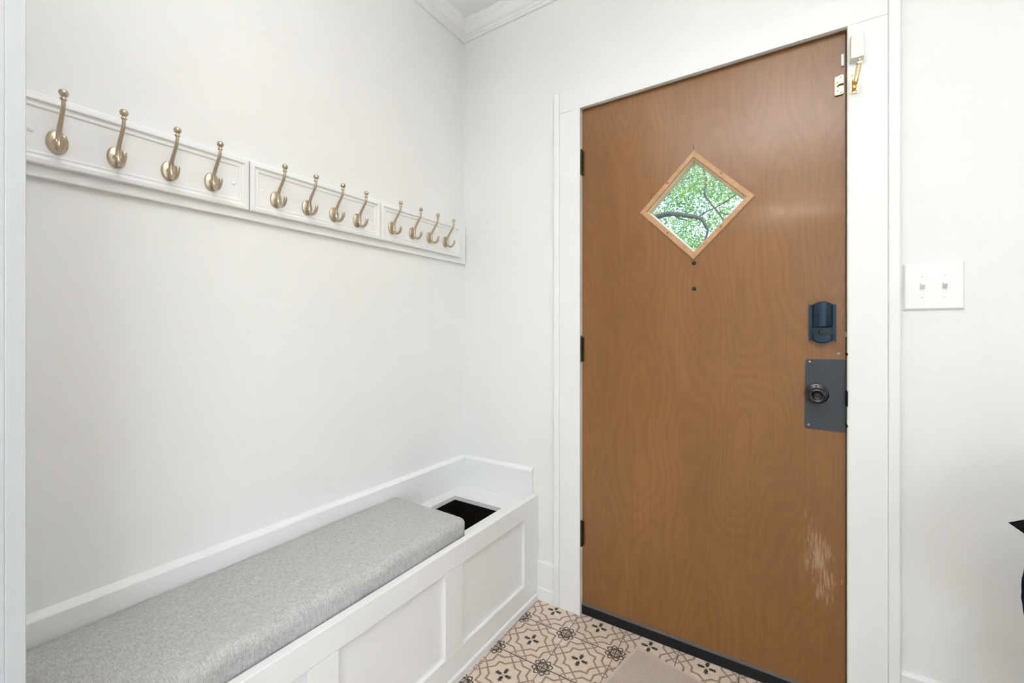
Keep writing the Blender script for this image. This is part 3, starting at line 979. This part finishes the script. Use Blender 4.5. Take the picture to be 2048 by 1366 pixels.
bxm.box(OX0 - 0.012, OX1 + 0.012, OY0 - 0.012, OY1 + 0.012, 0.01, 0.02)
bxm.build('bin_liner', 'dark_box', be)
# upstand along both walls
MB().prism([(0.0005, SZ), (0.019, SZ), (0.019, 0.5580), (0.0165, 0.5620), (0.0005, 0.5720)], 'y', YF, YB).build('back_upstand', 'trim', be)
MB().prism([(YB, SZ), (-0.019, SZ), (-0.019, 0.5580), (-0.0165, 0.5620), (YB, 0.5720)], 'x', 0.0195, 0.4015).build('end_upstand', 'trim', be)


# ------------------------------------------------------------------ cushion
def cushion():
    x0, x1, y0, y1, z0, z1 = 0.0215, 0.3950, -1.566, -0.4560, SZ + 0.0008, 0.5135
    nx, ny, nz = 44, 150, 12
    r = 0.024
    hx, hy, hz = (x1 - x0) / 2, (y1 - y0) / 2, (z1 - z0) / 2
    cc = Vector(((x0 + x1) / 2, (y0 + y1) / 2, (z0 + z1) / 2))
    idx, vs, fs = {}, [], []

    def vert(i, j, k):
        key = (i, j, k)
        if key in idx:
            return idx[key]
        p = Vector((-hx + 2 * hx * i / nx, -hy + 2 * hy * j / ny, -hz + 2 * hz * k / nz))
        q = Vector((max(-hx + r, min(hx - r, p.x)), max(-hy + r, min(hy - r, p.y)), max(-hz + r, min(hz - r, p.z))))
        d = p - q
        if d.length > 1e-9:
            p = q + d.normalized() * r
        # soft filling: domed top, bulging front, gathered wrinkles along the front edge
        u, v, t = p.x / hx, p.y / hy, (p.z + hz) / (2 * hz)
        top = max(0.0, t - 0.25) / 0.75
        dome = 0.006 * (1 - abs(u) ** 3) * (1 - abs(v) ** 10)
        nz1 = noise.noise(Vector((p.x * 7, p.y * 6, 1.7)))
        nz2 = noise.noise(Vector((p.x * 20, p.y * 13, 5.1)))
        p.z += top * (dome + 0.0022 * nz1 + 0.0008 * nz2)
        if u > 0.55:
            s = (u - 0.55) / 0.45
            wv = noise.noise(Vector((p.z * 8, p.y * 9 + 3.0, 0.3)))
            w2 = noise.noise(Vector((p.z * 14, p.y * 24, 8.3)))
            p.z += s * top * (0.0080 * wv + 0.0022 * w2 - 0.003)
            side = s * math.sin(PI * min(1, max(0, t)))
            p.x += side * (-0.0015 + 0.0045 * noise.noise(Vector((p.z * 22, p.y * 15, 2.2))) + 0.0022 * w2)
            p.x = min(p.x, hx + 0.0040)
        if v > 0.93:
            p.y += 0.004 * (v - 0.93) / 0.07 * noise.noise(Vector((p.x * 13, p.z * 20, 4.0)))
        p.z = max(p.z, -hz)
        idx[key] = len(vs)
        vs.append(tuple(p + cc))
        return idx[key]

    for i in range(nx):
        for j in range(ny):
            fs.append((vert(i, j, nz), vert(i + 1, j, nz), vert(i + 1, j + 1, nz), vert(i, j + 1, nz)))
            fs.append((vert(i, j, 0), vert(i, j + 1, 0), vert(i + 1, j + 1, 0), vert(i + 1, j, 0)))
    for j in range(ny):
        for k in range(nz):
            fs.append((vert(nx, j, k), vert(nx, j + 1, k), vert(nx, j + 1, k + 1), vert(nx, j, k + 1)))
            fs.append((vert(0, j, k), vert(0, j, k + 1), vert(0, j + 1, k + 1), vert(0, j + 1, k)))
    for i in range(nx):
        for k in range(nz):
            fs.append((vert(i, 0, k), vert(i + 1, 0, k), vert(i + 1, 0, k + 1), vert(i, 0, k + 1)))
            fs.append((vert(i, ny, k), vert(i, ny, k + 1), vert(i + 1, ny, k + 1), vert(i + 1, ny, k)))
    m = MB()
    m.add(vs, fs, 0, True)
    o = m.build('bench_cushion', 'heather')
    tag(o, 'long heather grey fabric cushion lying on the white bench', 'cushion')


cushion()

# ------------------------------------------------------------------ door mat
mt = tag(empty('door_mat', (0.886, -0.070, 0.0005)), 'beige looped pile mat on the tiles in front of the door', 'door mat')
mt.rotation_euler = (0, 0, math.radians(-10.6))
mw, md = 0.80, 0.50
mm = MB()
nx, ny = 90, 56
vs, fs = [], []
for j in range(ny + 1):
    for i in range(nx + 1):
        x, y = 0.012 + (mw - 0.024) * i / nx, -(0.012 + (md - 0.024) * j / ny)
        vs.append((x, y, 0.0085 + 0.0009 * noise.noise(Vector((x * 60, y * 60, 0)))))
for j in range(ny):
    for i in range(nx):
        a = j * (nx + 1) + i
        fs.append((a, a + 1, a + nx + 2, a + nx + 1))
mm.add(vs, fs, 0, True)
mm.box(0.012, mw - 0.012, -md + 0.012, -0.012, 0.0008, 0.0070)
o = mm.build('pile', 'mat')
o.parent = mt
eb = MB()
eb.box(0, mw, -0.0125, 0, 0.0008, 0.0085, 0.0025)
eb.box(0, mw, -md, -md + 0.0125, 0.0008, 0.0085, 0.0025)
eb.box(0, 0.0125, -md + 0.0125, -0.0125, 0.0008, 0.0085, 0.0025)
eb.box(mw - 0.0125, mw, -md + 0.0125, -0.0125, 0.0008, 0.0085, 0.0025)
o = eb.build('binding', 'mat_edge')
o.parent = mt


# ------------------------------------------------------------------ pillows on a low bench at the right edge
def pillow(name, wd, ht, th, pinch, mat, label, loc, rotv, exp=2.0, rib=0.0):
    n = 36
    vs, fs = [], []
    for side in (1, -1):
        for j in range(n + 1):
            for i in range(n + 1):
                u, v = -1 + 2 * i / n, -1 + 2 * j / n
                x = u * wd / 2 * (1 - pinch * (1 - v * v) * abs(u))
                z = v * ht / 2 * (1 - pinch * (1 - u * u) * abs(v))
                if exp > 2.01:   # rounded outline
                    k = (abs(u) ** exp + abs(v) ** exp) ** (1 / exp)
                    mx = max(abs(u), abs(v), 1e-6)
                    sc = mx / max(k, 1e-6)
                    x, z = u * wd / 2 * sc, v * ht / 2 * sc
                t = max(0.0, (1 - u ** 4)) ** 0.6 * max(0.0, (1 - v ** 4)) ** 0.6
                y = side * th / 2 * t + side * rib * 0.5 * math.sin(v * 60) * t
                if rib and (i in (0, n) or j in (0, n)):
                    k = 1 + rib * 2.2 * math.sin((u + v) * 70)
                    x *= k
                    z *= k
                vs.append((x, y, z))
    N = (n + 1) ** 2
    for s in (0, 1):
        for j in range(n):
            for i in range(n):
                a = s * N + j * (n + 1) + i
                q = (a, a + 1, a + n + 2, a + n + 1)
                fs.append(q if s else q[::-1])
    m = MB()
    m.add(vs, fs, 0, True)
    me = m.mesh(name, mat)
    bm = bmesh.new()
    bm.from_mesh(me)
    bmesh.ops.remove_doubles(bm, verts=bm.verts, dist=1e-5)
    bmesh.ops.recalc_face_normals(bm, faces=bm.faces)
    bm.to_mesh(me)
    bm.free()
    o = bpy.data.objects.new(name, me)
    COL.objects.link(o)
    o.location = loc
    o.rotation_euler = rotv
    return tag(o, label, 'pillow')


pillow('throw_pillow', 0.40, 0.40, 0.12, 0.12, 'blackcloth', 'black throw pillow with a pointed corner at the right edge', (2.0490, -0.300, 0.7400), (0, math.radians(-40), 0))
pillow('throw_pillow', 0.47, 0.44, 0.13, 0.0, 'navy', 'rounded navy knit pillow at the right edge below the black one', (1.9770, -0.450, 0.6830), (0, 0, 0), 2.15, 0.0010)
hb = tag(empty('hall_bench', (2.30, -0.40, 0)), 'low black bench carrying the dark pillows just past the right edge', 'bench')
MB().box(1.860, 2.85, -0.62, -0.20, 0.422, 0.457, 0.004).build('seat', 'black_wood', hb)
for lx in (1.870, 2.80):
    for ly in (-0.61, -0.25):
        MB().box(lx, lx + 0.04, ly, ly + 0.04, 0.0006, 0.4218, 0.002).build('leg', 'black_wood', hb)


# ------------------------------------------------------------------ lamps of the house (above and behind the viewer), plus an added fill lamp
def ceiling_lamp(loc, r, drop, power, label, color, globe=False):
    e = tag(empty('ceiling_lamp', (loc[0], loc[1], CEIL - drop - 0.08)), label, 'ceiling lamp', 'ceiling lamps')
    body = [(0.060, 0), (0.062, -0.006), (0.058, -0.018), (0.012, -0.022), (0.009, -0.024), (0.009, -drop)]
    if globe:
        body += [(0.034, -drop - 0.002), (0.034, -drop - 0.012)]
    else:
        body += [(r * 0.3, -drop - 0.002), (r * 0.96, -drop - 0.004), (r, -drop - 0.010), (r, -drop - 0.020), (r * 0.93, -drop - 0.024)]
    MB().lathe(body, (loc[0], loc[1], CEIL - 0.0005), (0, 0, 1), 40).build('fitting', 'hook', e)
    em = mat_emit('lamp_glass', color, power)
    if globe:
        prof = [(r * 0.98 * math.cos(a), -drop - r * 0.93 - r * 0.98 * math.sin(a)) for a in np.linspace(-PI / 2 + 0.25, PI / 2, 18)]
    else:
        prof = [(r * 0.92 * math.cos(a), -drop - 0.024 - 0.06 * math.sin(a)) for a in np.linspace(0, PI / 2, 10)]
    MB().lathe(prof, (loc[0], loc[1], CEIL - 0.0005), (0, 0, 1), 40).build('glass_shade', em, e)


ceiling_lamp((1.02, -1.18), 0.12, 0.05, 3.0, 'round white glass globe lamp hanging above the entry', (1.0, 0.97, 0.92), True)
ceiling_lamp((1.36, -4.30), 0.12, 0.05, 110.0, 'bright ceiling lamp with white glass shade in the living room', (1.0, 0.93, 0.82))


def fill_torchiere(loc, power, label):  # added unseen lamp, bounces fill light off the ceiling like a flash
    e = tag(empty('fill_floor_lamp', (loc[0], loc[1], 0)), label, 'added fill lamp')
    MB().lathe([(0.14, 0.0006), (0.14, 0.012), (0.13, 0.02), (0.03, 0.03), (0.014, 0.04)], (loc[0], loc[1], 0), (0, 0, 1), 32).build('base', 'bronze', e)
    MB().lathe([(0.012, 0.035), (0.012, 1.72), (0.018, 1.735)], (loc[0], loc[1], 0), (0, 0, 1), 16).build('pole', 'bronze', e)
    m = MB()
    m.lathe([(0.02, 1.735), (0.09, 1.76), (0.16, 1.82), (0.19, 1.88), (0.184, 1.88), (0.154, 1.825), (0.085, 1.768), (0.02, 1.745)], (loc[0], loc[1], 0), (0, 0, 1), 32)
    m.build('bowl_shade', 'bronze', e)
    l = bpy.data.lights.new('fill_uplight', 'AREA')
    l.shape = 'DISK'
    l.size = 0.22
    l.energy = power
    l.color = (0.97, 0.985, 1.0)
    lo_ = bpy.data.objects.new('fill_uplight', l)
    lo_.location = (0, 0, 1.795)
    lo_.rotation_euler = (PI, 0, 0)
    COL.objects.link(lo_)
    lo_.parent = e


fill_torchiere((1.36, -2.00), 92, 'added tall bronze floor lamp bouncing fill light off the ceiling behind the viewer')

# ------------------------------------------------------------------ outside: lawn, tree
tag(MB().box(-14, 14, 0.14, 30, -0.6, -0.45).build('ground', 'grass'), 'green lawn outside the front door', 'lawn', kind='structure')
tag(MB().box(0.2, 2.0, 0.141, 1.6, -0.449, -0.06).build('porch', 'siding'), 'grey concrete porch slab outside the front door', 'porch', kind='structure')
tr = tag(empty('shade_tree', (-2.3, 5.3, -0.45)), 'leafy green tree seen through the diamond window of the door', 'tree')
t = MB()
t.tube(smooth_path([(-2.3, 5.3, -0.5), (-2.27, 5.3, 0.6), (-2.2, 5.28, 1.8), (-2.25, 5.3, 3.2), (-2.1, 5.4, 4.6), (-2.0, 5.5, 6.2)], 4), [0.26 - 0.20 * i / 20 for i in range(21)], 12)
t.build('trunk', 'bark', tr)


def branch(pts, r0, r1, nm='branch'):
    p = smooth_path(pts, 5)
    n = len(p)
    MB().tube([tuple(q) for q in p], [r0 + (r1 - r0) * (i / (n - 1)) for i in range(n)], 8).build(nm, 'bark', tr)


branch([(-2.2, 5.28, 1.7), (-1.5, 5.15, 2.35), (-0.9, 5.05, 2.80), (-0.36, 5, 2.92), (-0.13, 5, 2.93), (0.08, 5, 2.87), (0.20, 5, 2.83), (0.27, 5, 2.79), (0.32, 5, 2.70), (0.35, 5, 2.63), (0.33, 5, 2.53), (0.28, 5, 2.40)], 0.050, 0.011)
branch([(0.20, 5, 2.83), (0.27, 5.02, 2.86), (0.33, 5.0, 2.89), (0.47, 5, 2.94), (0.61, 5, 3.01), (0.70, 5, 3.07), (0.95, 5, 3.25)], 0.012, 0.009)
branch([(-2.25, 5.3, 3.2), (-1.2, 6.6, 3.9), (-0.1, 6.4, 4.1), (0.24, 5.6, 3.55), (0.31, 5, 3.21), (0.32, 5, 3.12), (0.38, 5, 3.02), (0.43, 5, 2.94), (0.51, 5, 2.82), (0.60, 5, 2.66)], 0.020, 0.009)
branch([(0.50, 5, 2.93), (0.53, 5, 2.85), (0.61, 5, 2.81), (0.80, 5, 2.78)], 0.008, 0.005)
branch([(-0.10, 5, 2.91), (-0.02, 5, 2.84), (0.04, 5, 2.82), (0.12, 5, 2.78)], 0.012, 0.005)
branch([(0.20, 5, 2.83), (0.20, 5, 2.95), (0.22, 5, 3.03)], 0.006, 0.003)
branch([(0.0, 5.05, 3.42), (0.15, 5, 3.44), (0.28, 5, 3.43), (0.33, 5, 3.38)], 0.009, 0.004)
branch([(-0.25, 5, 3.30), (-0.12, 5, 3.15), (-0.05, 5, 3.05)], 0.008, 0.003)

rng = np.random.default_rng(11)
NC = 9800
cen = np.column_stack([rng.uniform(-4.2, 2.8, NC), rng.uniform(4.95, 7.4, NC), rng.uniform(1.55, 5.6, NC)])
keep = (((cen[:, 0] + 0.7) / 3.6) ** 2 + ((cen[:, 2] - 3.5) / 2.2) ** 2) < 1.0
# looser towards the upper right of the crown, where sky shows
hole = np.array([noise.noise(Vector((c[0] * 1.6, c[1] * 0.7, c[2] * 1.6))) for c in cen])
keep &= hole > -0.24
hole = np.array([noise.noise(Vector((c[0] * 4.2, c[1] * 2.0, c[2] * 4.2 + 9))) for c in cen])
keep &= hole > -0.22
cen = cen[keep]
PER = 34
c = np.repeat(cen, PER, axis=0) + rng.normal(0, 0.085, (len(cen) * PER, 3))
n = len(c)
d = rng.normal(0, 1, (n, 3)); d /= np.linalg.norm(d, axis=1)[:, None]
e = rng.normal(0, 1, (n, 3)); e -= d * (d * e).sum(1)[:, None]; e /= np.linalg.norm(e, axis=1)[:, None]
L = rng.uniform(0.026, 0.048, n)[:, None]
W = L * 0.34
V = np.stack([c - d * L / 2, c + e * W, c + d * L / 2, c - e * W], axis=1).reshape(-1, 3)
me = bpy.data.meshes.new('foliage')
me.vertices.add(len(V)); me.vertices.foreach_set('co', V.ravel())
me.loops.add(n * 4); me.loops.foreach_set('vertex_index', np.arange(n * 4))
me.polygons.add(n); me.polygons.foreach_set('loop_start', np.arange(n) * 4)
me.update(calc_edges=True)
me.materials.append(M['leaf'])
fo = bpy.data.objects.new('foliage', me)
COL.objects.link(fo)
fo.parent = tr
fo.matrix_parent_inverse = Matrix.Translation(tr.location).inverted()
fo['kind'] = 'stuff'
